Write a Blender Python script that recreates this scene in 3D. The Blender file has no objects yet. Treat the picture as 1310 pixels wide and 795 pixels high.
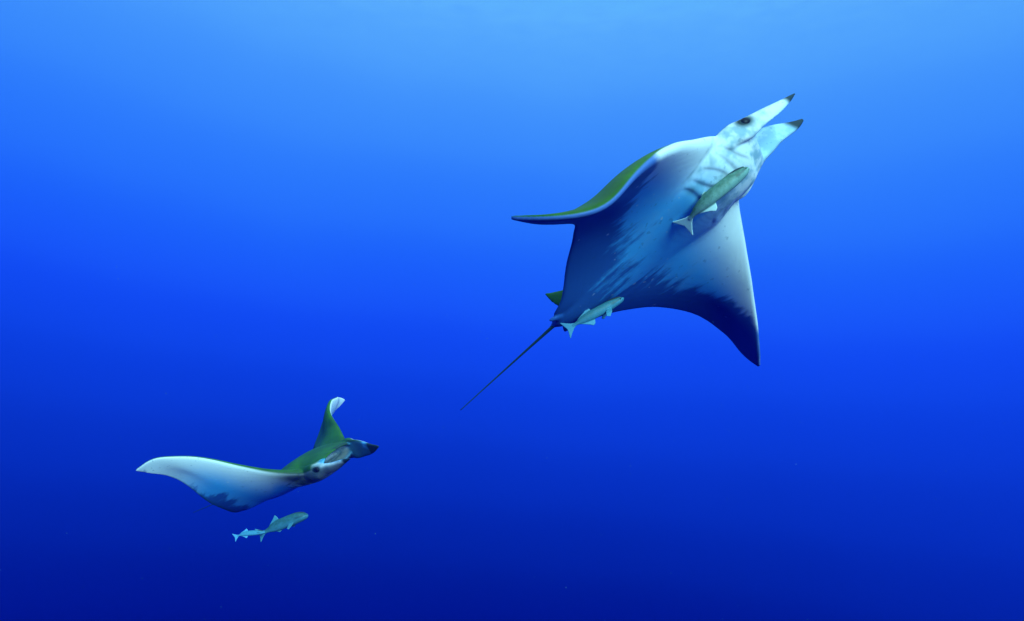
import bpy, math
import numpy as np
from mathutils import Vector, Matrix

# ------------------------------------------------------------------ camera, water light, sun, exposure
scene = bpy.context.scene
COL = scene.collection
PITCH = math.radians(5.0)
HFOV = math.radians(70.0)
cam_data = bpy.data.cameras.new("camera")
cam_data.sensor_width = 36.0
cam_data.lens = 18.0 / math.tan(HFOV / 2)
cam_data.clip_start = 0.05
cam_data.clip_end = 500.0
cam = bpy.data.objects.new("camera", cam_data)
COL.objects.link(cam)
cam.location = (0, 0, 0)
cam.rotation_euler = (math.radians(90) + PITCH, 0, 0)
scene.camera = cam

world = bpy.data.worlds.new("World")
scene.world = world
world.use_nodes = True
wn = world.node_tree
wn.nodes.clear()
# Radiance of open water: brightest towards the surface overhead, fading to the deep below.
w_out = wn.nodes.new("ShaderNodeOutputWorld")
w_bg = wn.nodes.new("ShaderNodeBackground")
w_tc = wn.nodes.new("ShaderNodeTexCoord")
w_dot = wn.nodes.new("ShaderNodeVectorMath"); w_dot.operation = 'DOT_PRODUCT'
w_dot.inputs[1].default_value = Vector((0.08, 0.15, 1.0)).normalized()
w_map = wn.nodes.new("ShaderNodeMapRange")
w_map.inputs['From Min'].default_value = -0.5
w_map.inputs['From Max'].default_value = 1.0
w_ramp = wn.nodes.new("ShaderNodeValToRGB")
w_ramp.color_ramp.interpolation = 'CARDINAL'


def srgb(r, g, b):
    f = lambda c: c / 12.92 if c <= 0.04045 else ((c + 0.055) / 1.055) ** 2.4
    return (f(r / 255), f(g / 255), f(b / 255), 1.0)


WATER = [  # (cosine of the angle to the brightest water overhead, sRGB colour)
    (-0.5, (0, 3, 55)),
    (-0.33, (0, 5, 80)),
    (-0.178, (0, 11, 113)),
    (-0.106, (1, 26, 140)),
    (-0.029, (3, 39, 170)),
    (0.052, (7, 52, 199)),
    (0.134, (12, 65, 226)),
    (0.216, (21, 81, 247)),
    (0.317, (34, 107, 253)),
    (0.412, (52, 131, 254)),
    (0.5, (72, 153, 254)),
    (0.577, (92, 174, 255)),
    (0.619, (106, 189, 255)),
    (0.8, (150, 222, 255)),
    (1.0, (200, 244, 255)),
]
els = w_ramp.color_ramp.elements
while len(els) < len(WATER):
    els.new(0.5)
for e, (t, c) in zip(els, WATER):
    e.position = (t + 0.5) / 1.5
    e.color = srgb(*c)
wn.links.new(w_tc.outputs['Generated'], w_dot.inputs[0])
# faint unevenness of the water: soft patches, and ripple glimmer towards the surface
w_n1 = wn.nodes.new("ShaderNodeTexNoise"); w_n1.inputs['Scale'].default_value = 3.0; w_n1.inputs['Detail'].default_value = 2.0
w_st = wn.nodes.new("ShaderNodeVectorMath"); w_st.operation = 'MULTIPLY'; w_st.inputs[1].default_value = (30.0, 12.0, 110.0)
w_n2 = wn.nodes.new("ShaderNodeTexNoise"); w_n2.inputs['Scale'].default_value = 1.0; w_n2.inputs['Detail'].default_value = 4.0
w_amp = wn.nodes.new("ShaderNodeMapRange"); w_amp.interpolation_type = 'SMOOTHSTEP'
for k_, v_ in (('From Min', 0.48), ('From Max', 0.62), ('To Min', 0.0), ('To Max', 0.06)):
    w_amp.inputs[k_].default_value = v_


def w_math(op, a, b):
    n = wn.nodes.new("ShaderNodeMath"); n.operation = op
    for sock, v in zip(n.inputs, (a, b)):
        if isinstance(v, (int, float)):
            sock.default_value = v
        else:
            wn.links.new(v, sock)
    return n.outputs[0]


wn.links.new(w_tc.outputs['Generated'], w_n1.inputs['Vector'])
wn.links.new(w_tc.outputs['Generated'], w_st.inputs[0])
wn.links.new(w_st.outputs[0], w_n2.inputs['Vector'])
wn.links.new(w_dot.outputs['Value'], w_amp.inputs['Value'])
w_p = w_math('MULTIPLY', w_math('SUBTRACT', w_n1.outputs['Fac'], 0.5), 0.035)
w_r = w_math('MULTIPLY', w_math('SUBTRACT', w_n2.outputs['Fac'], 0.5), w_amp.outputs['Result'])
wn.links.new(w_math('ADD', w_math('ADD', w_dot.outputs['Value'], w_p), w_r), w_map.inputs['Value'])
wn.links.new(w_map.outputs['Result'], w_ramp.inputs['Fac'])
wn.links.new(w_ramp.outputs['Color'], w_bg.inputs['Color'])
w_bg.inputs['Strength'].default_value = 1.0
wn.links.new(w_bg.outputs['Background'], w_out.inputs['Surface'])

SUN_FROM = Vector((0.42, -0.76, 0.50)).normalized()
sun_data = bpy.data.lights.new("sun", 'SUN')
sun_data.energy = 5.0
sun_data.angle = math.radians(38)       # softened by the rippled surface and the water
sun_data.color = (0.42, 0.90, 1.0)
sun = bpy.data.objects.new("sun", sun_data)
COL.objects.link(sun)
sun.rotation_euler = SUN_FROM.to_track_quat('Z', 'Y').to_euler()
sun.location = SUN_FROM * 30

scene.view_settings.view_transform = 'Standard'
scene.view_settings.look = 'None'
scene.view_settings.exposure = 0.0
scene.view_settings.gamma = 1.0
scene.view_settings.use_curve_mapping = False
scene.cycles.use_denoising = True
scene.cycles.volume_bounces = 1
scene.cycles.max_bounces = 6

# ------------------------------------------------------------------ pixel <-> space helpers
F_PX = 655.0 / math.tan(HFOV / 2)
CX, CY = 655.0, 397.5
cp, sp = math.cos(PITCH), math.sin(PITCH)
CAM2W = np.array([[1.0, 0, 0], [0, -sp, -cp], [0, cp, -sp]])


def to_world(C):
    return np.asarray(C) @ CAM2W.T


def unproject(px, py, depth):
    return np.array([(px - CX) * depth / F_PX, -(py - CY) * depth / F_PX, -depth])


def project(C):
    d = -C[:, 2]
    return np.stack([CX + F_PX * C[:, 0] / d, CY - F_PX * C[:, 1] / d], 1)


def hermite(tab):
    xs = np.array([t[0] for t in tab], float)
    ys = np.array([t[1] for t in tab], float)
    h = np.diff(xs); d = np.diff(ys) / h
    m = np.zeros_like(ys); m[0] = d[0]; m[-1] = d[-1]
    for i in range(1, len(xs) - 1):
        if d[i - 1] * d[i] > 0:
            w1 = 2 * h[i] + h[i - 1]; w2 = h[i] + 2 * h[i - 1]
            m[i] = (w1 + w2) / (w1 / d[i - 1] + w2 / d[i])

    def f(x):
        x = np.clip(np.asarray(x, float), xs[0], xs[-1])
        i = np.clip(np.searchsorted(xs, x) - 1, 0, len(xs) - 2)
        t = (x - xs[i]) / h[i]
        return ((2 * t**3 - 3 * t**2 + 1) * ys[i] + (t**3 - 2 * t**2 + t) * h[i] * m[i]
                + (-2 * t**3 + 3 * t**2) * ys[i + 1] + (t**3 - t**2) * h[i] * m[i + 1])
    return f


def smoothstep(a, b, x):
    t = np.clip((x - a) / (b - a), 0, 1)
    return t * t * (3 - 2 * t)


def polyline_nearest(pts, poly):
    poly = np.array(poly, float); a = poly[:-1]; b = poly[1:]; d = b - a
    t = np.clip(((pts[:, None, :] - a) * d).sum(2) / (d * d).sum(1), 0, 1)
    n = a + t[..., None] * d
    i = ((pts[:, None, :] - n)**2).sum(2).argmin(1)
    return n[np.arange(len(pts)), i]


# ------------------------------------------------------------------ mesh helpers
def loft(V, Fc, rings, closed_ends=True):
    base = len(V); n = len(rings[0])
    for r in rings:
        V.extend(map(tuple, r))
    for k in range(len(rings) - 1):
        for i in range(n):
            j = (i + 1) % n
            Fc.append((base + k * n + i, base + k * n + j, base + (k + 1) * n + j, base + (k + 1) * n + i))
    if closed_ends:
        for off, r in ((0, rings[0]), ((len(rings) - 1) * n, rings[-1])):
            c = len(V); V.append(tuple(np.mean(np.array(r), 0)))
            for i in range(n):
                j = (i + 1) % n
                t = (base + off + i, base + off + j, c)
                Fc.append(t[::-1] if off == 0 else t)


def remeshed(V, Fc, voxel, smooth_iter=4):
    """union of overlapping closed shapes as one continuous skin; returns vertices and faces"""
    me = bpy.data.meshes.new("raw"); me.from_pydata([tuple(v) for v in V], [], Fc); me.update()
    ob = bpy.data.objects.new("raw", me); COL.objects.link(ob)
    m = ob.modifiers.new("skin", 'REMESH'); m.mode = 'VOXEL'; m.voxel_size = voxel
    dg = bpy.context.evaluated_depsgraph_get()
    ev = ob.evaluated_get(dg); em = ev.to_mesh()
    v = np.empty(len(em.vertices) * 3, np.float32); em.vertices.foreach_get("co", v)
    v = v.reshape(-1, 3).astype(float)
    faces = np.array([list(p.vertices) if len(p.vertices) == 4 else list(p.vertices) + [p.vertices[-1]]
                      for p in em.polygons], int)
    e = np.empty(len(em.edges) * 2, np.int32); em.edges.foreach_get("vertices", e); e = e.reshape(-1, 2)
    ev.to_mesh_clear()
    bpy.data.objects.remove(ob); bpy.data.meshes.remove(me)
    deg = np.bincount(e.ravel(), minlength=len(v))[:, None]
    for it in range(smooth_iter):
        for lam in (0.6, -0.45):
            acc = np.zeros_like(v)
            for k in range(3):
                acc[:, k] = (np.bincount(e[:, 0], v[e[:, 1], k], len(v)) + np.bincount(e[:, 1], v[e[:, 0], k], len(v)))
            v = v + lam * (acc / deg - v)
    return v, faces


def build(name, verts, faces, mat, parent=None, origin=(0, 0, 0), attrs=None, vecs=None, smooth=True):
    me = bpy.data.meshes.new(name)
    fl = [tuple(f) if len(set(f)) == len(f) else tuple(dict.fromkeys(f)) for f in
          (faces.tolist() if isinstance(faces, np.ndarray) else faces)]
    me.from_pydata((np.asarray(verts) - np.asarray(origin)).tolist(), [], fl)
    if smooth:
        me.polygons.foreach_set("use_smooth", [True] * len(me.polygons))
    for k, a in (attrs or {}).items():
        at = me.attributes.new(k, 'FLOAT', 'POINT'); at.data.foreach_set("value", np.asarray(a, np.float32))
    for k, a in (vecs or {}).items():
        at = me.attributes.new(k, 'FLOAT_VECTOR', 'POINT')
        at.data.foreach_set("vector", np.asarray(a, np.float32).ravel())
    me.materials.append(mat)
    me.update()
    ob = bpy.data.objects.new(name, me); COL.objects.link(ob)
    if parent is not None:
        ob.parent = parent
    else:
        ob.location = origin
    return ob


def thing(name, label, category, loc, group=None):
    o = bpy.data.objects.new(name, None); COL.objects.link(o)
    o.location = loc; o.empty_display_size = 0.1
    o["label"] = label; o["category"] = category
    if group:
        o["group"] = group
    return o


class NT:
    """tiny node-graph helper"""
    def __init__(self, name):
        self.mat = bpy.data.materials.new(name); self.mat.use_nodes = True
        self.t = self.mat.node_tree; self.b = self.t.nodes["Principled BSDF"]

    def link(self, a, b): self.t.links.new(a, b)

    def node(self, typ, **kw):
        n = self.t.nodes.new(typ)
        for k, v in kw.items():
            setattr(n, k, v)
        return n

    def attr(self, name, out='Fac'):
        n = self.node("ShaderNodeAttribute"); n.attribute_name = name; return n.outputs[out]

    def _in(self, sock, v):
        if hasattr(v, 'is_linked') or hasattr(v, 'links'):
            self.link(v, sock)
        else:
            sock.default_value = v

    def math(self, op, a, b=0.0, clamp=False):
        n = self.node("ShaderNodeMath", operation=op); n.use_clamp = clamp
        self._in(n.inputs[0], a); self._in(n.inputs[1], b); return n.outputs[0]

    def noise(self, vec, scale, detail=3.0, rough=0.55, stretch=None):
        if stretch:
            m = self.node("ShaderNodeVectorMath", operation='MULTIPLY')
            self._in(m.inputs[0], vec); m.inputs[1].default_value = stretch; vec = m.outputs[0]
        n = self.node("ShaderNodeTexNoise"); self._in(n.inputs['Vector'], vec)
        n.inputs['Scale'].default_value = scale; n.inputs['Detail'].default_value = detail
        n.inputs['Roughness'].default_value = rough
        return n.outputs['Fac']

    def step(self, x, a, b):
        n = self.node("ShaderNodeMapRange", interpolation_type='SMOOTHSTEP')
        self._in(n.inputs['Value'], x); self._in(n.inputs['From Min'], a); self._in(n.inputs['From Max'], b)
        return n.outputs['Result']

    def mix(self, fac, a, b):
        n = self.node("ShaderNodeMix", data_type='RGBA')
        self._in(n.inputs['Factor'], fac)
        self._in(n.inputs['A'], a); self._in(n.inputs['B'], b)
        return n.outputs['Result']


# ------------------------------------------------------------------ materials
def ray_skin(name, dark_amount):
    """olive back, white front of the belly, azure shade painted behind it, dark rear with a streaked border"""
    g = NT(name)
    rest = g.attr("rest", 'Vector')
    streak = g.noise(rest, 1.0, 4, 0.6, (2.6, 13.0, 2.0))
    blotch = g.noise(rest, 6.0, 4, 0.6)
    fine = g.noise(rest, 60.0, 3, 0.6)
    # belly
    dk = g.math('ADD', g.attr("dark"), g.math('MULTIPLY', g.math('SUBTRACT', streak, 0.5), g.math('MULTIPLY', g.attr("streaky"), 1.5)))
    dk = g.math('ADD', dk, g.math('MULTIPLY', g.math('SUBTRACT', blotch, 0.5), 0.5))
    white = g.mix(g.attr("azure_shade"), (0.86, 0.87, 0.84, 1), (0.08, 0.50, 0.94, 1))  # azure tint paints the blue underwater shade into the white skin
    mott = g.math('MULTIPLY', g.attr("mottle"), g.step(g.noise(rest, 8.0, 3, 0.6), 0.42, 0.62))
    white = g.mix(g.math('MULTIPLY', mott, 0.75), white, (0.13, 0.33, 0.42, 1))
    white = g.mix(g.math('MULTIPLY', g.step(blotch, 0.45, 0.75), 0.12), white, (0.4, 0.45, 0.45, 1))
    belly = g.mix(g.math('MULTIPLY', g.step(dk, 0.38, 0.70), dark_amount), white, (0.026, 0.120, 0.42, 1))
    belly = g.mix(g.math('MULTIPLY', g.attr("gill"), g.step(g.noise(rest, 11.0, 2), 0.30, 0.62)), belly, (0.10, 0.22, 0.27, 1))
    marks = g.step(g.noise(rest, 26.0, 2, 0.5), 0.66, 0.72)
    belly = g.mix(g.math('MULTIPLY', marks, 0.30), belly, (0.05, 0.13, 0.20, 1))
    dots = g.step(g.noise(rest, 34.0, 0, 0.5), 0.81, 0.85)
    belly = g.mix(g.math('MULTIPLY', dots, 0.35), belly, (0.75, 0.85, 0.88, 1))
    # back
    olive = g.mix(g.step(blotch, 0.35, 0.7), (0.015, 0.095, 0.003, 1), (0.032, 0.155, 0.005, 1))
    olive = g.mix(g.math('MULTIPLY', g.step(fine, 0.5, 0.75), 0.3), olive, (0.018, 0.055, 0.004, 1))
    base = g.mix(g.attr("back"), belly, olive)
    base = g.mix(g.attr("tip"), base, (0.012, 0.030, 0.030, 1))
    g.link(base, g.b.inputs['Base Color'])
    g.b.inputs['Roughness'].default_value = 0.55
    g.b.inputs['Specular IOR Level'].default_value = 0.25
    bump = g.node("ShaderNodeBump"); bump.inputs['Strength'].default_value = 0.12
    bump.inputs['Distance'].default_value = 0.01
    g.link(g.math('ADD', g.math('MULTIPLY', blotch, 1.0), g.math('MULTIPLY', fine, 0.25)), bump.inputs['Height'])
    g.link(bump.outputs['Normal'], g.b.inputs['Normal'])
    return g.mat


def remora_skin(name, back, flank, fin):
    g = NT(name)
    rest = g.attr("rest", 'Vector')
    n1 = g.noise(rest, 16.0, 4, 0.6); n2 = g.noise(rest, 70.0, 3, 0.6)
    body = g.mix(g.math('ADD', g.attr("dorsal"), g.math('MULTIPLY', g.math('SUBTRACT', n1, 0.5), 1.8), True),
                 (*flank, 1), (*back, 1))
    body = g.mix(g.math('MULTIPLY', g.step(n2, 0.5, 0.75), 0.3), body, (back[0] * .5, back[1] * .5, back[2] * .5, 1))
    body = g.mix(g.attr("fin"), body, (*fin, 1))
    body = g.mix(g.attr("mark"), body, (0.015, 0.03, 0.03, 1))
    g.link(body, g.b.inputs['Base Color'])
    g.b.inputs['Roughness'].default_value = 0.5
    g.b.inputs['Specular IOR Level'].default_value = 0.3
    return g.mat


def plain(name, col, rough=0.4, scale=30.0):
    g = NT(name)
    tc = g.node("ShaderNodeTexCoord")
    n = g.noise(tc.outputs['Object'], scale, 3)
    g.link(g.mix(n, (*[c * 0.75 for c in col], 1), (*[min(1, c * 1.25) for c in col], 1)), g.b.inputs['Base Color'])
    g.b.inputs['Roughness'].default_value = rough
    g.b.inputs['Specular IOR Level'].default_value = 0.15
    return g.mat


M_EYE = plain("eye_black", (0.008, 0.010, 0.012), 0.45)
M_DISC = plain("suction_disc_skin", (0.05, 0.09, 0.08), 0.6)
M_SPECK = plain("plankton", (0.16, 0.34, 0.55), 0.6)

# ------------------------------------------------------------------ the devil ray, at rest
SPAN, S0 = 1.4, 0.22
LE = hermite([(0, 1.5), (.2, 1.46), (.235, 1.36), (.27, 1.27), (.4, 1.18), (.65, 1.06), (.95, .91), (1.15, .80),
              (1.3, .67), (1.37, .56), (1.4, .45)])
TE = hermite([(0, .03), (.1, .04), (.2, .13), (.4, .30), (.65, .42), (.95, .48), (1.15, .49), (1.3, .46),
              (1.37, .44), (1.4, .43)])
WLE = hermite([(0, 1.34), (.2, 1.31), (.27, 1.27), (.4, 1.18), (.65, 1.06), (.95, .91), (1.15, .80),
               (1.3, .67), (1.37, .56), (1.4, .45)])


def ray_rest():
    V, Fc = [], []
    # wings: airfoil rings from tip to tip
    n = 40
    u = (1 - np.cos(np.linspace(0, np.pi, n))) / 2
    prof = (0.2969 * np.sqrt(u) - .126 * u - .3516 * u**2 + .2843 * u**3 - .1036 * u**4) * 10
    rings = []
    q = np.linspace(-1, 1, 121); ys = SPAN * np.sign(q) * (1 - (1 - np.abs(q))**1.35)
    for y in ys:
        s = abs(y); le = float(WLE(s)); te = float(TE(s))
        t = 0.011 + 0.070 * (1 - min(s / 1.4, 1))**1.3
        if s > 1.2:
            t *= 1 - 0.55 * ((s - 1.2) / .2)**2
        x = le - (le - te) * u
        zt = t * prof + 0.0065 * np.minimum(1, u * 30) * np.minimum(1, (1 - u) * 60)
        top = np.stack([x, 0 * x + y, zt], 1)
        bot = np.stack([x, 0 * x + y, -zt * 0.9], 1)[::-1][1:-1]
        rings.append(np.concatenate([top, bot]))
    loft(V, Fc, rings)
    # trunk and head with an open mouth
    sec = [(-.10, .009, .009, .009), (-.04, .016, .016, .015), (.05, .05, .04, .034), (.2, .12, .07, .05),
           (.5, .23, .110, .065), (.8, .29, .145, .09), (1.05, .295, .135, .135), (1.25, .26, .105, .15),
           (1.38, .245, .088, .14), (1.46, .232, .078, .115), (1.50, .215, .070, .092), (1.505, .20, .060, .078),
           (1.48, .185, .056, .066), (1.40, .165, .05, .058), (1.28, .12, .035, .04)]
    a = np.linspace(0, 2 * np.pi, 56, endpoint=False)
    xs = [s[0] for s in sec]
    rings = []
    dense = []
    for i in range(len(sec) - 1):
        k = 8 if abs(sec[i + 1][0] - sec[i][0]) > .08 else 3
        for j in range(k):
            dense.append((i + j / k))
    dense.append(len(sec) - 1)
    S = np.array(sec)
    for d in dense:
        i = min(int(d), len(sec) - 2); t = d - i
        p0, p1, p2, p3 = S[max(i - 1, 0)], S[i], S[i + 1], S[min(i + 2, len(sec) - 1)]
        v = .5 * (2 * p1 + (p2 - p0) * t + (2 * p0 - 5 * p1 + 4 * p2 - p3) * t**2 + (3 * p1 - p0 - 3 * p2 + p3) * t**3)
        x, hw, zt, zb = v
        c, s_ = np.cos(a), np.sin(a); e = 2 / 2.35
        yy = hw * np.sign(c) * np.abs(c)**e
        zz = np.where(s_ > 0, zt, zb) * np.sign(s_) * np.abs(s_)**e
        jaw = -0.07 * np.clip(-zz / .1, 0, 1.2) * np.clip((x - 1.3) / .15, 0, 1)
        rings.append(np.stack([x + jaw, yy, zz], 1))
    loft(V, Fc, rings)
    # the two head fins
    for sg in (-1, 1):
        cs = [(1.18, .205, -.02, .05, .075), (1.30, .215, -.02, .055, .105), (1.42, .222, -.025, .050, .112),
              (1.54, .222, -.03, .036, .105), (1.65, .216, -.028, .030, .086), (1.75, .208, -.018, .026, .062),
              (1.82, .203, -.008, .020, .040), (1.87, .20, .002, .014, .022), (1.90, .199, .006, .008, .010)]
        a2 = np.linspace(0, 2 * np.pi, 28, endpoint=False)
        rings = []
        f = [hermite([(c[0], c[k]) for c in cs]) for k in range(1, 5)]
        for x in np.linspace(1.18, 1.90, 34):
            y, z, th, h = [float(g(x)) for g in f]
            k_ = float(smoothstep(1.38, 1.55, x)); h *= (.72 - .24 * k_ if sg < 0 else .90); th *= (.9 - .3 * k_ if sg < 0 else 1.0); oz = h * np.sin(a2); curl = -0.55 * th * ((oz / h)**2) * float(smoothstep(1.35, 1.55, x))
            rings.append(np.stack([0 * a2 + x, sg * (y + th * np.cos(a2) + curl), z + oz], 1)[::sg])
        loft(V, Fc, rings)
    # dorsal fin
    rings = []
    for t in np.linspace(0, 1, 14):
        xf = .32 - .17 * t - .05 * t * t; xb = .13 - .10 * t + .06 * t * t; z = .03 + .165 * t
        c = (xf + xb) / 2; r = max((xf - xb) / 2, .012) * (1 if t < .9 else .8); th = .013 - .004 * t
        a2 = np.linspace(0, 2 * np.pi, 20, endpoint=False)
        rings.append(np.stack([c + r * np.cos(a2), th * np.sin(a2), 0 * a2 + z], 1))
    loft(V, Fc, rings)
    # pelvic fins
    for sg in (-1, 1):
        rings = []
        for t in np.linspace(0, 1, 10):
            c = .10 - .09 * t; r = .055 * (1 - .5 * t**2); a2 = np.linspace(0, 2 * np.pi, 20, endpoint=False)
            rings.append(np.stack([c + r * np.cos(a2), 0 * a2 + sg * (.03 + .075 * t), .012 * np.sin(a2) - .012], 1)[::sg])
        loft(V, Fc, rings)
    v, f = remeshed(V, Fc, 0.0062, 5)
    # soften the valley between trunk and wing on the belly
    e = np.concatenate([f[:, [0, 1]], f[:, [1, 2]], f[:, [2, 3]], f[:, [3, 0]]]); e = e[e[:, 0] != e[:, 1]]
    deg = np.bincount(e.ravel(), minlength=len(v)); s = np.abs(v[:, 1])
    cc = (v[:, 0] - TE(s)) / np.maximum(WLE(s) - TE(s), .02)
    m = .8 * smoothstep(.06, .2, cc) * smoothstep(.02, .12, 1 - cc) * (1 - smoothstep(.98, 1.15, v[:, 0])) * (1 - smoothstep(.6, .85, s)) * (v[:, 2] < -.004)
    z = v[:, 2].copy()
    for _ in range(160):
        z += m * ((np.bincount(e[:, 0], z[e[:, 1]], len(v)) + np.bincount(e[:, 1], z[e[:, 0]], len(v))) / deg - z)
    v[:, 2] = z
    # gill slits: five grooves on each side of the throat
    s = np.abs(v[:, 1])
    groove = np.zeros(len(v)); bulge = np.zeros(len(v))
    for i in range(5):
        xc = 1.31 - .075 * i
        x_line = xc - 1.1 * (s - .15)**2 - .35 * (s - .15) + .012 * np.sin(23 * s + 2.1 * i)
        along = smoothstep(.06, .16, s) * (1 - smoothstep(.235, .275, s))
        d = v[:, 0] - x_line
        groove = np.maximum(groove, along * np.exp(-(np.where(d > 0, d / .009, d / .022))**2))
        bulge = np.maximum(bulge, along * np.exp(-((d - .026) / .022)**2))
    ventral = v[:, 2] < -0.05
    groove *= ventral; bulge *= ventral
    keep = np.where(v[:, 1] > 0, 1 - smoothstep(.12, .19, s), 1.0)
    groove *= keep; bulge *= keep
    v[:, 2] += 0.0035 * groove - 0.004 * bulge
    return v, f, groove


REST_V, REST_F, REST_GROOVE = ray_rest()


def ray_tail(start, end):
    """whip tail between two points in camera space"""
    V, Fc = [], []
    a = np.linspace(0, 2 * np.pi, 10, endpoint=False)
    d = (end - start) / np.linalg.norm(end - start)
    e1 = np.cross(d, [0, 0, 1.0]); e1 /= np.linalg.norm(e1); e2 = np.cross(d, e1)
    rings = []
    for t in np.linspace(0, 1, 60):
        r = .004 * (1 - t)**4 + .0045 * (1 - t) + .0024
        c = start + (end - start) * t + e2 * .012 * math.sin(3.0 * t)
        rings.append(c + r * (np.cos(a)[:, None] * e1 + np.sin(a)[:, None] * e2))
    loft(V, Fc, rings)
    return np.array(V), Fc


class Pose:
    def __init__(self, R, pos, right, left, head):
        self.R = np.array(R); self.pos = np.array(pos); self.w = {-1: right, 1: left}; self.head = head
        self.ctrl_xy = None

    def curve(self, w):
        s = np.linspace(0, SPAN * 1.02, 400); q = np.clip((s - S0) / (SPAN - S0), 0, None)
        th = w[0] * q + w[1] * q**2 + w[2] * q**3
        ph = w[6] * q + w[7] * q**2
        tw = w[3] * q + w[4] * q**2 + w[5] * q**3
        ds = s[1] - s[0]
        c = lambda a: np.concatenate([[0], np.cumsum((a[1:] + a[:-1]) / 2 * ds)])
        return s, c(-np.sin(ph)), c(np.cos(ph) * np.cos(th)), c(np.cos(ph) * np.sin(th)), th, ph, tw

    def _side(self, P, sg):
        s, ox, oy, oz, th, ph, tw = self.curve(self.w[sg])
        a = np.abs(P[:, 1]); g = lambda v: np.interp(a, s, v)
        OX, OY, OZ, TH, PH, TW = map(g, (ox, oy, oz, th, ph, tw))
        x = P[:, 0] - .62; z = P[:, 2]
        x2 = x * np.cos(TW) - z * np.sin(TW); z2 = x * np.sin(TW) + z * np.cos(TW)
        fx = np.stack([np.cos(PH), np.sin(PH) * np.cos(TH), np.sin(PH) * np.sin(TH)], 1)
        nz = np.stack([0 * TH, -np.sin(TH), np.cos(TH)], 1)
        Q = np.stack([.62 + OX, OY, OZ], 1) + fx * x2[:, None] + nz * z2[:, None]
        k1 = np.clip((P[:, 0] - .9) / .97, 0, 2)**2; k = np.clip((P[:, 0] - 1.36) / .5, 0, 2)**1.5
        k = k * np.clip(a / .15, 0, 1)
        Q[:, 1] += sg * self.head[0] * k1 + self.head[2 if sg < 0 else 3] * k
        Q[:, 2] += self.head[1] * k1
        Q[:, 1] *= sg
        return Q

    def cam(self, P, warp=True):
        P = np.asarray(P, float)
        out = np.empty_like(P); m = P[:, 1] < 0
        if m.any(): out[m] = self._side(P[m], -1)
        if (~m).any(): out[~m] = self._side(P[~m], 1)
        C = out @ self.R.T + self.pos
        if warp and self.ctrl_xy is not None:
            W = np.exp(-((P[:, None, :2] - self.ctrl_xy)**2).sum(2) / (2 * self.sig**2))
            C = C + (W @ self.ctrl_d) / (W.sum(1, keepdims=True) + 0.25)
        return C

    def adjust(self, ctrl, sig=0.10):
        """small in-plane corrections of the outline: (rest x, rest y, rest z, photo x, photo y)"""
        P = np.array([c[:3] for c in ctrl], float); T = np.array([c[3:] for c in ctrl], float)
        self.sig = sig
        C = self.cam(P, False)
        d = T - project(C); dep = -C[:, 2]
        D = np.stack([d[:, 0] * dep / F_PX, -d[:, 1] * dep / F_PX, 0 * dep], 1)
        K = np.exp(-((P[:, None, :2] - P[None, :, :2])**2).sum(2) / (2 * sig**2))
        K = K / (K.sum(1, keepdims=True) + 0.25)
        X = D.copy()
        for _ in range(60):
            X = X + 0.7 * (D - K @ X)
        self.ctrl_xy = P[:, :2]; self.ctrl_d = X


def outline_ctrl(pose, le, te, sg, sl, st, override=()):
    c = []
    for fn, ss, poly in ((LE, sl, le), (TE, st, te)):
        P = np.stack([fn(ss), sg * np.array(ss), 0 * np.array(ss)], 1)
        N = polyline_nearest(project(pose.cam(P, False)), poly)
        for p, q in zip(P, N):
            c.append((*p, *q))
    c.append((.44, sg * 1.4, 0, *le[-1]))
    return c


SL = np.array([.3, .4, .5, .65, .8, .95, 1.1, 1.2, 1.3, 1.36])
ST = np.array([.2, .3, .4, .5, .65, .8, .95, 1.1, 1.2, 1.3, 1.36])


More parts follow.
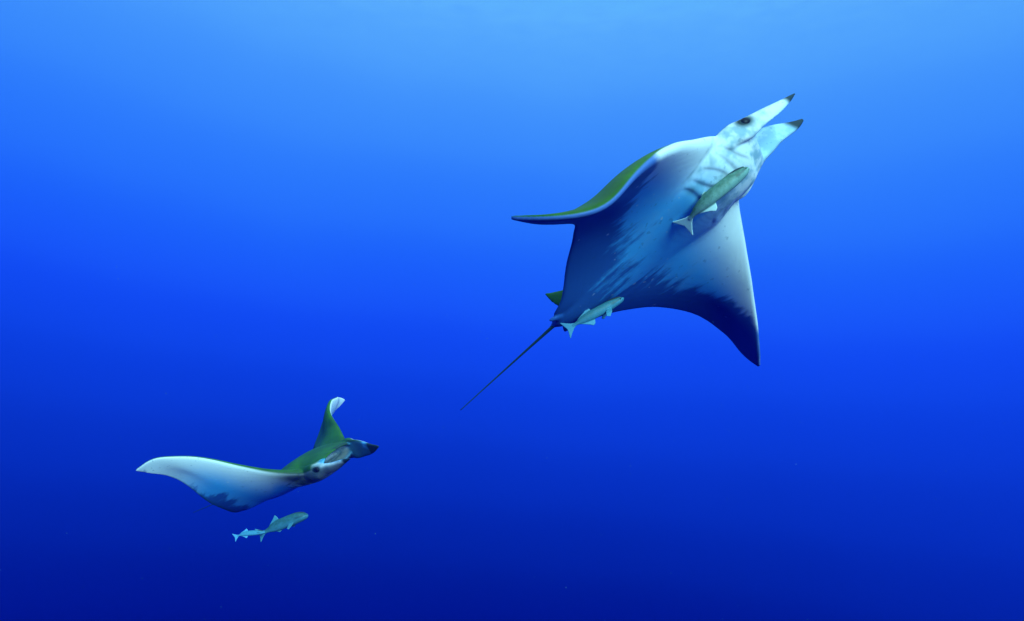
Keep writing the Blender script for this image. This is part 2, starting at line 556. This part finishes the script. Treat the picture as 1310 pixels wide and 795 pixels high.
def make_ray(label, pose, skin, dark_fn, tail_end, edge, shape, inside, gills):
    v, f = REST_V, REST_F
    if shape:
        v = shape(v.copy())
    tv, tf = ray_tail(pose.cam(np.array([[.02, 0, 0.]]))[0], np.asarray(tail_end))
    x, y, z = REST_V.T; s = np.abs(y)
    le = LE(s); te = TE(s); c = (x - te) / np.maximum(le - te, .02)
    # the olive of the back wraps round the front edge on to the belly side
    wrap = 0.55 * 0.03 * np.clip((c - .9) / .1, 0, 1)
    thick = 0.011 + 0.070 * (1 - np.clip(s / 1.4, 0, 1))**1.3
    off = edge[2] * (1 - smoothstep(.6, 1.0, s)) * (1 - smoothstep(1.12, 1.28, x))
    back = smoothstep(edge[0] + off, edge[1] + off, z / (thick + .01))
    finzone = smoothstep(1.38, 1.46, x) * smoothstep(.14, .17, s)
    back = back * (1 - finzone) + finzone * smoothstep(.035, .06, z)
    mouth = (x > 1.3) * (s < .185) * (z > -.06) * (z < .055)
    back = back * (1 - mouth * smoothstep(1.5, 1.47, x))
    tip = smoothstep(1.745, 1.815, x + .35 * z)
    eyepatch = np.exp(-(((x - 1.45) / .05)**2 + ((z + .02) / .035)**2)) * smoothstep(.2, .23, s)
    tip = np.maximum(tip, np.clip(eyepatch * 1.6, 0, 1))
    dark, azure_shade, marks_and_shade = dark_fn(x, y, z, c, le, te)
    tip = np.maximum(tip, marks_and_shade)
    smudge = REST_GROOVE * gills * np.where(y < 0, 1, .3)
    for gx, gy, gs, ga in ((1.15, -.25, .030, .9), (1.00, -.22, .034, .8), (1.08, -.26, .02, .5), (1.27, -.24, .04, .5), (1.05, -.10, .03, .3)):
        smudge = np.maximum(smudge, 13 * gills * ga * np.exp(-(((x - gx) / (1.3 * gs))**2 + ((y - gy) / gs)**2)) * (z < 0))
    rim_shade = np.exp(-((y + .292) / .011)**2) * smoothstep(.93, 1.0, x) * (1 - smoothstep(1.22, 1.3, x)) * (z < 0)  # shadow line painted where the head bulges from the wing
    smudge = np.clip(np.maximum(smudge, 8 * gills * rim_shade), 0, 1)
    mottle = smoothstep(.95, 1.1, x) * (1 - smoothstep(.25, .32, s)) * (1 - .3 * smoothstep(1.4, 1.5, x))
    inner_shade = smoothstep(1.40, 1.48, x) * (1 - smoothstep(.195, .225, s))  # mouth-facing sides of the head fins, shade painted in
    azure_shade = np.maximum(azure_shade, inner_shade * inside)
    allv = np.concatenate([v, tv]); allf = f.tolist() + [tuple(i + len(v) for i in t) for t in tf]
    n2 = len(tv); pad = lambda a, k: np.concatenate([a, np.full(n2, k)])
    posed = np.concatenate([pose.cam(v), tv])
    W = to_world(posed)
    o = to_world(pose.cam(np.array([[.75, 0, 0.]])))[0]
    t = thing("devil_ray", label, "ray", o, "devil rays swimming in open water")
    build("body", W, allf, skin, t, o,
          attrs=dict(back=pad(back, .8), tip=pad(tip, .75), dark=pad(dark, 1), azure_shade=pad(azure_shade, 1), mottle=pad(mottle, 0), streaky=pad(1 - .85 * smoothstep(.80, .95, c), 0),
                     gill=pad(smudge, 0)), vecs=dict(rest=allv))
    # eyes
    a = np.linspace(0, 2 * np.pi, 20, endpoint=False)
    for sg in (-1, 1):
        V, Fc = [], []
        rings = []
        for ph in np.linspace(-1.5, 1.5, 12):
            rings.append(np.stack([1.455 + .028 * np.cos(ph) * np.cos(a), 0 * a + sg * (.250 + .018 * np.sin(ph)),
                                   -.022 + .024 * np.cos(ph) * np.sin(a)], 1)[::-sg])
        loft(V, Fc, rings)
        build("eye", to_world(pose.cam(shape(np.array(V)))), Fc, M_EYE, t, o)
    return posed


# ---- the ray seen from below, climbing away to the upper right
poseA = Pose([[0.7124, 0.4711, -0.5201], [0.6856, -0.3094, 0.659], [0.1495, -0.826, -0.5434]],
             [0.256, -0.086, -4.085],
             [-1.301, 0.354, 0.742, 0.021, -0.126, -0.789, 0.221, 0.214],
             [-0.631, -0.308, -0.413, -0.709, -0.339, -0.05, -0.642, 0.607], [0.408, 0.217, -0.097, 0.008])
A_LEr = [(948, 155), (930, 166), (900, 177), (870, 185), (843, 198), (821, 216), (802, 238), (783, 259), (760, 271),
         (735, 276), (700, 279), (655, 279)]
A_TEr = [(655, 279), (680, 286), (710, 287), (731, 285), (736, 292), (730, 312), (724, 340), (720, 370), (716, 395),
         (712, 414)]
A_LEl = [(925, 240), (943, 252), (950, 290), (958, 335), (965, 380), (970, 420), (973, 468)]
A_TEl = [(972, 469), (962, 467), (950, 452), (935, 436), (915, 417), (893, 404), (870, 397), (840, 393), (810, 395),
         (780, 401), (750, 412), (712, 416)]
ctl = outline_ctrl(poseA, A_LEr, A_TEr, -1, SL, np.array([.2, .3, .4, 1.2, 1.3, 1.36]))
for s_, px, py in ((.5, 729, 320), (.65, 733, 301), (.8, 735, 290), (.95, 725, 286.5), (1.1, 706, 287)):
    ctl.append((float(TE(s_)), -s_, 0, px, py))
ctl += outline_ctrl(poseA, A_LEl, A_TEl, 1, SL, ST)
ctl += [(1.89, -.2, 0, 1017, 121), (1.89, .2, 0, 1027, 155), (.03, 0, 0, 714, 412), (-.10, 0, 0, 704, 420)]
poseA.adjust(ctl)


def pigment_shadeA(x, y, z, c, le, te):
    s = np.abs(y)
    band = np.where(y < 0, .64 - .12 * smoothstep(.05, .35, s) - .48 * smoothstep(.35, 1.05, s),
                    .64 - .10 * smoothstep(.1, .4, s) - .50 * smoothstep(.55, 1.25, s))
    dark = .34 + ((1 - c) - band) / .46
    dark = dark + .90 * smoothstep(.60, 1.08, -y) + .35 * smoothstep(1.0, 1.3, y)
    azure_shade = (1 - np.where(y < 0, smoothstep(.58, .98, c), smoothstep(.50, .94, c))) * (1 - .55 * smoothstep(.95, 1.25, x))  # belly shade painted in azure, fading out towards the front edge
    return dark, azure_shade, np.zeros_like(x)


def shapeA(v):
    x, y = v[:, 0].copy(), v[:, 1].copy()
    m = smoothstep(1.25, 1.5, x) * (1 - smoothstep(1.60, 1.90, x)) * smoothstep(.08, .17, y)
    v[:, 2] += m * .085
    v[:, 1] -= m * .03
    h = smoothstep(1.12, 1.28, x) * (1 - smoothstep(1.40, 1.54, x)) * smoothstep(-.06, -.18, y)   # flatter right brow
    v[:, 2] = np.where(v[:, 2] > 0, v[:, 2] * (1 - .60 * h), v[:, 2])
    v[:, 1] *= 1 - .09 * h
    low = smoothstep(1.0, 1.2, x) * smoothstep(.05, .2, y) * (v[:, 2] < 0)      # slimmer left cheek
    v[:, 2] *= 1 - .22 * low
    return v


def shapeB(v):
    v[:, 2] -= .11 * np.exp(-((v[:, 0] - .52) / .46)**2 - (v[:, 1] / .45)**2)
    return v


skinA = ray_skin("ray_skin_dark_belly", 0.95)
bodyA = make_ray("devil ray seen from below, long thin tail, fish under its throat and tail", poseA, skinA, pigment_shadeA,
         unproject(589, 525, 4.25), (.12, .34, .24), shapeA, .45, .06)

# ---- the ray seen from its right side, wings raised
poseB = Pose([[0.7577, 0.4598, -0.4631], [0.3767, 0.2713, 0.8857], [0.5329, -0.8456, 0.0323]],
             [-2.732, -1.854, -7.529],
             [2.212, -0.286, -1.032, 0.735, -0.072, -0.228, 0.166, 0.025],
             [1.387, -0.417, -0.614, 0.762, 0.38, -0.16, 0.234, -0.124], [-0.071, -0.099, -0.011, -0.035])
B_LEr = [(392, 603), (375, 605), (345, 602), (310, 596), (275, 588), (240, 583), (205, 585), (185, 591), (173, 601)]
B_TEr = [(174, 604), (200, 606), (225, 612), (245, 625), (262, 639), (280, 648), (300, 651), (330, 651)]
B_LEl = [(443, 570), (438, 555), (431, 542), (423, 532), (420, 520), (424, 511), (432, 508), (441, 511)]
B_TEl = [(400, 574), (404, 565), (412, 550), (418, 535), (424, 532), (430, 524), (441, 514)]
ctl = outline_ctrl(poseB, B_LEr, B_TEr, -1, SL, ST[2:]) + outline_ctrl(poseB, B_LEl, B_TEl, 1, SL, ST[3:])
ctl += [(1.89, -.2, 0, 448, 588), (1.89, .2, 0, 484, 572)]
poseB.adjust(ctl)


def pigment_shadeB(x, y, z, c, le, te):
    s = np.abs(y)
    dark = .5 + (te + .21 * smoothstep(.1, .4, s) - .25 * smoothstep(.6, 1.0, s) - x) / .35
    azure_shade = (1 - smoothstep(.45, 1.0, c)) * (1 - .9 * smoothstep(.75, 1.2, s))  # azure shade painted in behind the white front edge
    under = (1 - smoothstep(.2, .4, s)) * (1 - smoothstep(.45, .95, x))  # shade painted on the underside of the rear trunk
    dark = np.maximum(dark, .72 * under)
    azure_shade = np.maximum(azure_shade, (1 - smoothstep(.3, .5, s)) * (1 - smoothstep(.95, 1.15, x)))
    patch = np.exp(-(((x - 1.22) / .12)**2 + ((z + .07) / .06)**2)) * smoothstep(.16, .22, s)
    inner_shade = smoothstep(1.40, 1.50, x) * (1 - smoothstep(.20, .225, s)) * (y > 0) * (1 - .8 * np.exp(-((x - 1.70) / .03)**2))  # dark shade painted on the left fin's inner face, pale gap kept
    chin = smoothstep(.02, -.03, z) * smoothstep(1.08, 1.25, x)
    tips = smoothstep(1.72, 1.76, x) * (y > 0)
    return dark, azure_shade, np.maximum.reduce([np.clip(patch * 1.5, 0, .9), .72 * inner_shade, .75 * chin, tips])


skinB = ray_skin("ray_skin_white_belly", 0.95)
make_ray("devil ray with raised wings and green back, two small fish beneath it", poseB, skinB, pigment_shadeB,
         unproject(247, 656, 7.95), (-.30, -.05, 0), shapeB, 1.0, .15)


# ------------------------------------------------------------------ remoras
def remora_rest(pect=True, dors=.10, anal=.10, hh=.085):
    """unit length, head at x = 1, up = z"""
    V, Fc = [], []
    H = hermite([(.10, .026), (.16, .032), (.3, .066), (.5, .087), (.68, .088), (.82, .080), (.92, .058), (.985, .026), (1.0, .008)])
    Wd = hermite([(.10, .014), (.16, .020), (.3, .042), (.5, .064), (.68, .076), (.82, .080), (.92, .068), (.985, .034), (1.0, .008)])
    a = np.linspace(0, 2 * np.pi, 28, endpoint=False)
    k = hh / .088
    rings = [np.stack([0 * a + x, Wd(x) * np.cos(a) * k, H(x) * np.sin(a) * k + (0.02 * smoothstep(.8, 1, x) * -1)], 1) for x in np.linspace(.10, 1.0, 48)]
    loft(V, Fc, rings)

    def sheet(poly, th, y0=0.0, tilt=0.0):
        poly = np.array(poly, float); c = poly.mean(0)
        r = []
        for w, sc in ((-th, .97), (-th * .5, 1), (th * .5, 1), (th, .97)):
            p = c + (poly - c) * sc
            r.append(np.stack([p[:, 0], y0 + w + tilt * (p[:, 1] - poly[0, 1]), p[:, 1]], 1))
        loft(V, Fc, r)
    th = .0085
    # tail fin, slightly forked
    sheet([(.15, .024), (.09, .05), (.02, .105), (-.03, .150), (-.045, .15), (-.02, .07), (.0, 0), (-.015, -.07),
           (-.04, -.15), (-.025, -.15), (.02, -.105), (.09, -.05), (.15, -.024)], th)
    sheet([(.46, .05), (.43, .09 + dors * .6), (.40, .08 + dors), (.34, .05 + dors * .75), (.24, .05 + dors * .2),
           (.20, .045), (.18, .02), (.46, .02)], th)
    sheet([(.46, -.05), (.42, -.08 - anal * .7), (.38, -.07 - anal), (.33, -.05 - anal * .75), (.24, -.045 - anal * .2),
           (.20, -.04), (.18, -.02), (.46, -.02)][::-1], th)
    if pect:
        for sg in (-1, 1):
            sheet([(.74, -.03), (.72, -.01), (.62, -.06), (.58, -.13), (.62, -.16), (.70, -.10)], .009, sg * .055, -sg * .9)
    return remeshed(V, Fc, 0.0055, 3)


def rest_on(points, body, gap):
    """put each photo point just in front of the skin it touches"""
    px = project(body); out = []
    for x, y in points:
        m = ((px - (x, y))**2).sum(1) < 36
        out.append(-body[m, 2].max() if m.any() else np.nan)
    d = np.array(out); k = np.isfinite(d); i = np.arange(len(d))
    d = np.interp(i, i[k], d[k])
    d = np.polyval(np.polyfit(i, d, 2), i) if len(d) > 3 else d
    return [(x, y, dd - gap) for (x, y), dd in zip(points, d)]


def make_remora(label, pts, thick, mat, up=1, flip_mark=0.0, disc=True, roll=0.0, **kw):
    """pts: (photo x, photo y, distance) from the tail root to the snout; thick: body depth scale"""
    v, f = remora_rest(**kw)
    P = np.array([unproject(*p) for p in pts])
    seg = np.concatenate([[0], np.cumsum(np.linalg.norm(np.diff(P, axis=0), axis=1))]); L = seg[-1]
    tt = np.linspace(0, 1, 60)
    par = seg / L
    # smooth curve through the points
    cx = np.stack([np.polyval(np.polyfit(par, P[:, k], min(3, len(P) - 1)), tt) for k in range(3)], 1)
    tan = np.gradient(cx, axis=0); tan /= np.linalg.norm(tan, axis=1)[:, None]
    view = -cx / np.linalg.norm(cx, axis=1)[:, None]
    upv = np.cross(view, tan) * up
    upv /= np.linalg.norm(upv, axis=1)[:, None]
    lat = np.cross(tan, upv)
    cr, sr = math.cos(roll), math.sin(roll)
    upv, lat = upv * cr + lat * sr, lat * cr - upv * sr
    x = v[:, 0]
    t = (x - .10) / .90
    tc = np.clip(t, 0, 1)
    ip = lambda A: np.stack([np.interp(tc, tt, A[:, k]) for k in range(3)], 1)
    C = ip(cx) + ip(tan) * ((t - tc) * L)[:, None] + ip(upv) * (v[:, 2] * L * thick)[:, None] + ip(lat) * (v[:, 1] * L * thick)[:, None]
    W = to_world(C)
    H = hermite([(.10, .026), (.16, .032), (.3, .066), (.5, .087), (.68, .088), (.82, .080), (.92, .058), (1.0, .02)])
    hb = H(x) * kw.get('hh', .085) / .088
    fin = np.maximum(smoothstep(1.0, 1.25, np.abs(v[:, 2]) / hb), 1 - smoothstep(.06, .16, x))
    dorsal = smoothstep(-.5, .6, v[:, 2] / hb) * .9
    stripe = np.exp(-((v[:, 2] / hb - .05) / .22)**2) * smoothstep(.72, .8, x) * .55
    mark = np.maximum(stripe, np.exp(-(((x - .955) / .02)**2 + ((v[:, 2] + .035) / .008)**2)) * .6)
    o = to_world(ip(cx)[np.argmin(np.abs(t - .5))][None])[0]
    th = thing("remora", label, "fish", o, "remoras swimming with the rays")
    build("body", W, f, mat, th, o, attrs=dict(fin=fin, dorsal=dorsal, mark=mark), vecs=dict(rest=v))

    def local(Q):
        Q = np.asarray(Q, float); t = np.clip((Q[:, 0] - .1) / .9, 0, 1)
        g = lambda A: np.stack([np.interp(t, tt, A[:, k]) for k in range(3)], 1)
        return to_world(g(cx) + g(upv) * (Q[:, 2] * L * thick)[:, None] + g(lat) * (Q[:, 1] * L * thick)[:, None])
    a = np.linspace(0, 2 * np.pi, 14, endpoint=False)
    for sg in (-1, 1):
        V, Fc = [], []
        loft(V, Fc, [np.stack([.925 + .012 * math.cos(p) * np.cos(a), 0 * a + sg * (.058 + .010 * math.sin(p)),
                               -.004 + .014 * math.cos(p) * np.sin(a)], 1)[::-sg] for p in np.linspace(-1.5, 1.5, 8)])
        build("eye", local(V), Fc, M_EYE, th, o)
    if disc:
        V, Fc = [], []
        k = kw.get('hh', .085) / .088
        n = 12
        for i in range(n):   # a row of cross ridges on an oval pad on top of the head
            xc = .74 + .21 * (i + .5) / n; w = .058 * math.sqrt(max(0.05, 1 - ((xc - .845) / .115)**2))
            zt = float(H(xc)) * k * .93 - .014 * float(smoothstep(.8, 1, xc))
            rg = []
            for yy in np.linspace(-w, w, 9):
                zz = zt - .25 * (yy / .06)**2 * .06
                rg.append(np.array([(xc - .0065, yy, zz - .02), (xc + .0065, yy, zz - .02), (xc + .005, yy, zz + .010), (xc - .005, yy, zz + .010)]))
            loft(V, Fc, rg)
        build("suction_disc", local(V), Fc, M_DISC, th, o, smooth=False)
    return th


GREEN = remora_skin("remora_green", (.075, .17, .11), (.24, .42, .34), (.66, .84, .78))
PALE = remora_skin("remora_pale", (.05, .19, .22), (.07, .28, .38), (.09, .34, .48))
TEAL = remora_skin("remora_teal", (.03, .12, .12), (.06, .22, .30), (.07, .26, .36))
PALE2 = remora_skin("remora_silver", (.06, .26, .36), (.10, .38, .56), (.12, .42, .64))

make_remora("dark green remora with white tail pressed against the ray's throat",
            rest_on([(882, 281), (890, 270), (903, 258), (923, 242), (941, 227), (956, 214)], bodyA, .045),
            1.0, GREEN, up=1, pect=False, dors=.02, anal=.10, hh=.09)
make_remora("pale remora beside the base of the long thin tail",
            rest_on([(733, 417), (750, 407), (765, 399), (780, 391), (797, 380)], bodyA, .035),
            1.0, PALE, up=1, pect=True, dors=.07, anal=.10, hh=.085)
make_remora("larger teal remora with raised back fin below the raised-wing ray, leading another",
            [(338, 681, 6.55), (350, 676, 6.55), (362, 669, 6.55), (378, 664, 6.55), (394, 658, 6.55)],
            1.0, TEAL, up=1, pect=True, dors=.15, anal=.07, hh=.12)
make_remora("smaller silvery remora following close behind the teal one",
            [(304, 686, 6.5), (314, 683, 6.5), (324, 682, 6.5), (339, 680, 6.5)],
            1.0, PALE2, up=1, pect=False, dors=.09, anal=.09, hh=.09)

# ------------------------------------------------------------------ drifting plankton
rng = np.random.default_rng(4)
V, Fc = [], []
for i in range(320):
    d = rng.uniform(2.0, 16.0)
    c = np.array([rng.uniform(-.9, .9) * d, d, rng.uniform(-.35, .62) * d])
    r = rng.uniform(.0008, .0022) * (0.5 + d / 8)
    b = len(V)
    for ax in range(3):
        for sg in (-1, 1):
            p = c.copy(); p[ax] += sg * r * rng.uniform(.6, 1.4); V.append(tuple(p))
    for x_ in (0, 1):
        for y_ in (2, 3):
            for z_ in (4, 5):
                t = (b + x_, b + y_, b + z_)
                Fc.append(t if (x_ + y_ + z_) % 2 == 0 else t[::-1])
ob = build("plankton", np.array(V), Fc, M_SPECK)
ob["kind"] = "stuff"; ob["label"] = "tiny pale plankton specks drifting in the blue water"; ob["category"] = "plankton"

# ------------------------------------------------------------------ the water itself: faint even haze round everything
HZ = 20.0
x0, x1, y0, y1, z0, z1 = -HZ, HZ, -HZ, HZ, -12.0, 11.5
V = [(x, y, z) for x in (x0, x1) for y in (y0, y1) for z in (z0, z1)]
Fc = [(0, 1, 3, 2), (4, 6, 7, 5), (0, 4, 5, 1), (2, 3, 7, 6), (0, 2, 6, 4), (1, 5, 7, 3)]
hm = bpy.data.materials.new("water_haze"); hm.use_nodes = True
ht = hm.node_tree
ht.nodes.remove(ht.nodes["Principled BSDF"])
pv = ht.nodes.new("ShaderNodeVolumePrincipled")
pv.inputs['Color'].default_value = (0.01, 0.05, 1.0, 1)
pv.inputs['Absorption Color'].default_value = (0.25, 0.6, 0.9, 1)
pv.inputs['Density'].default_value = 0.007
ht.links.new(pv.outputs['Volume'], ht.nodes["Material Output"].inputs['Volume'])
haze = build("haze", np.array(V, float), Fc, hm, smooth=False)
haze["kind"] = "stuff"; haze["label"] = "blue haze of clear open ocean water all around"; haze["category"] = "water"
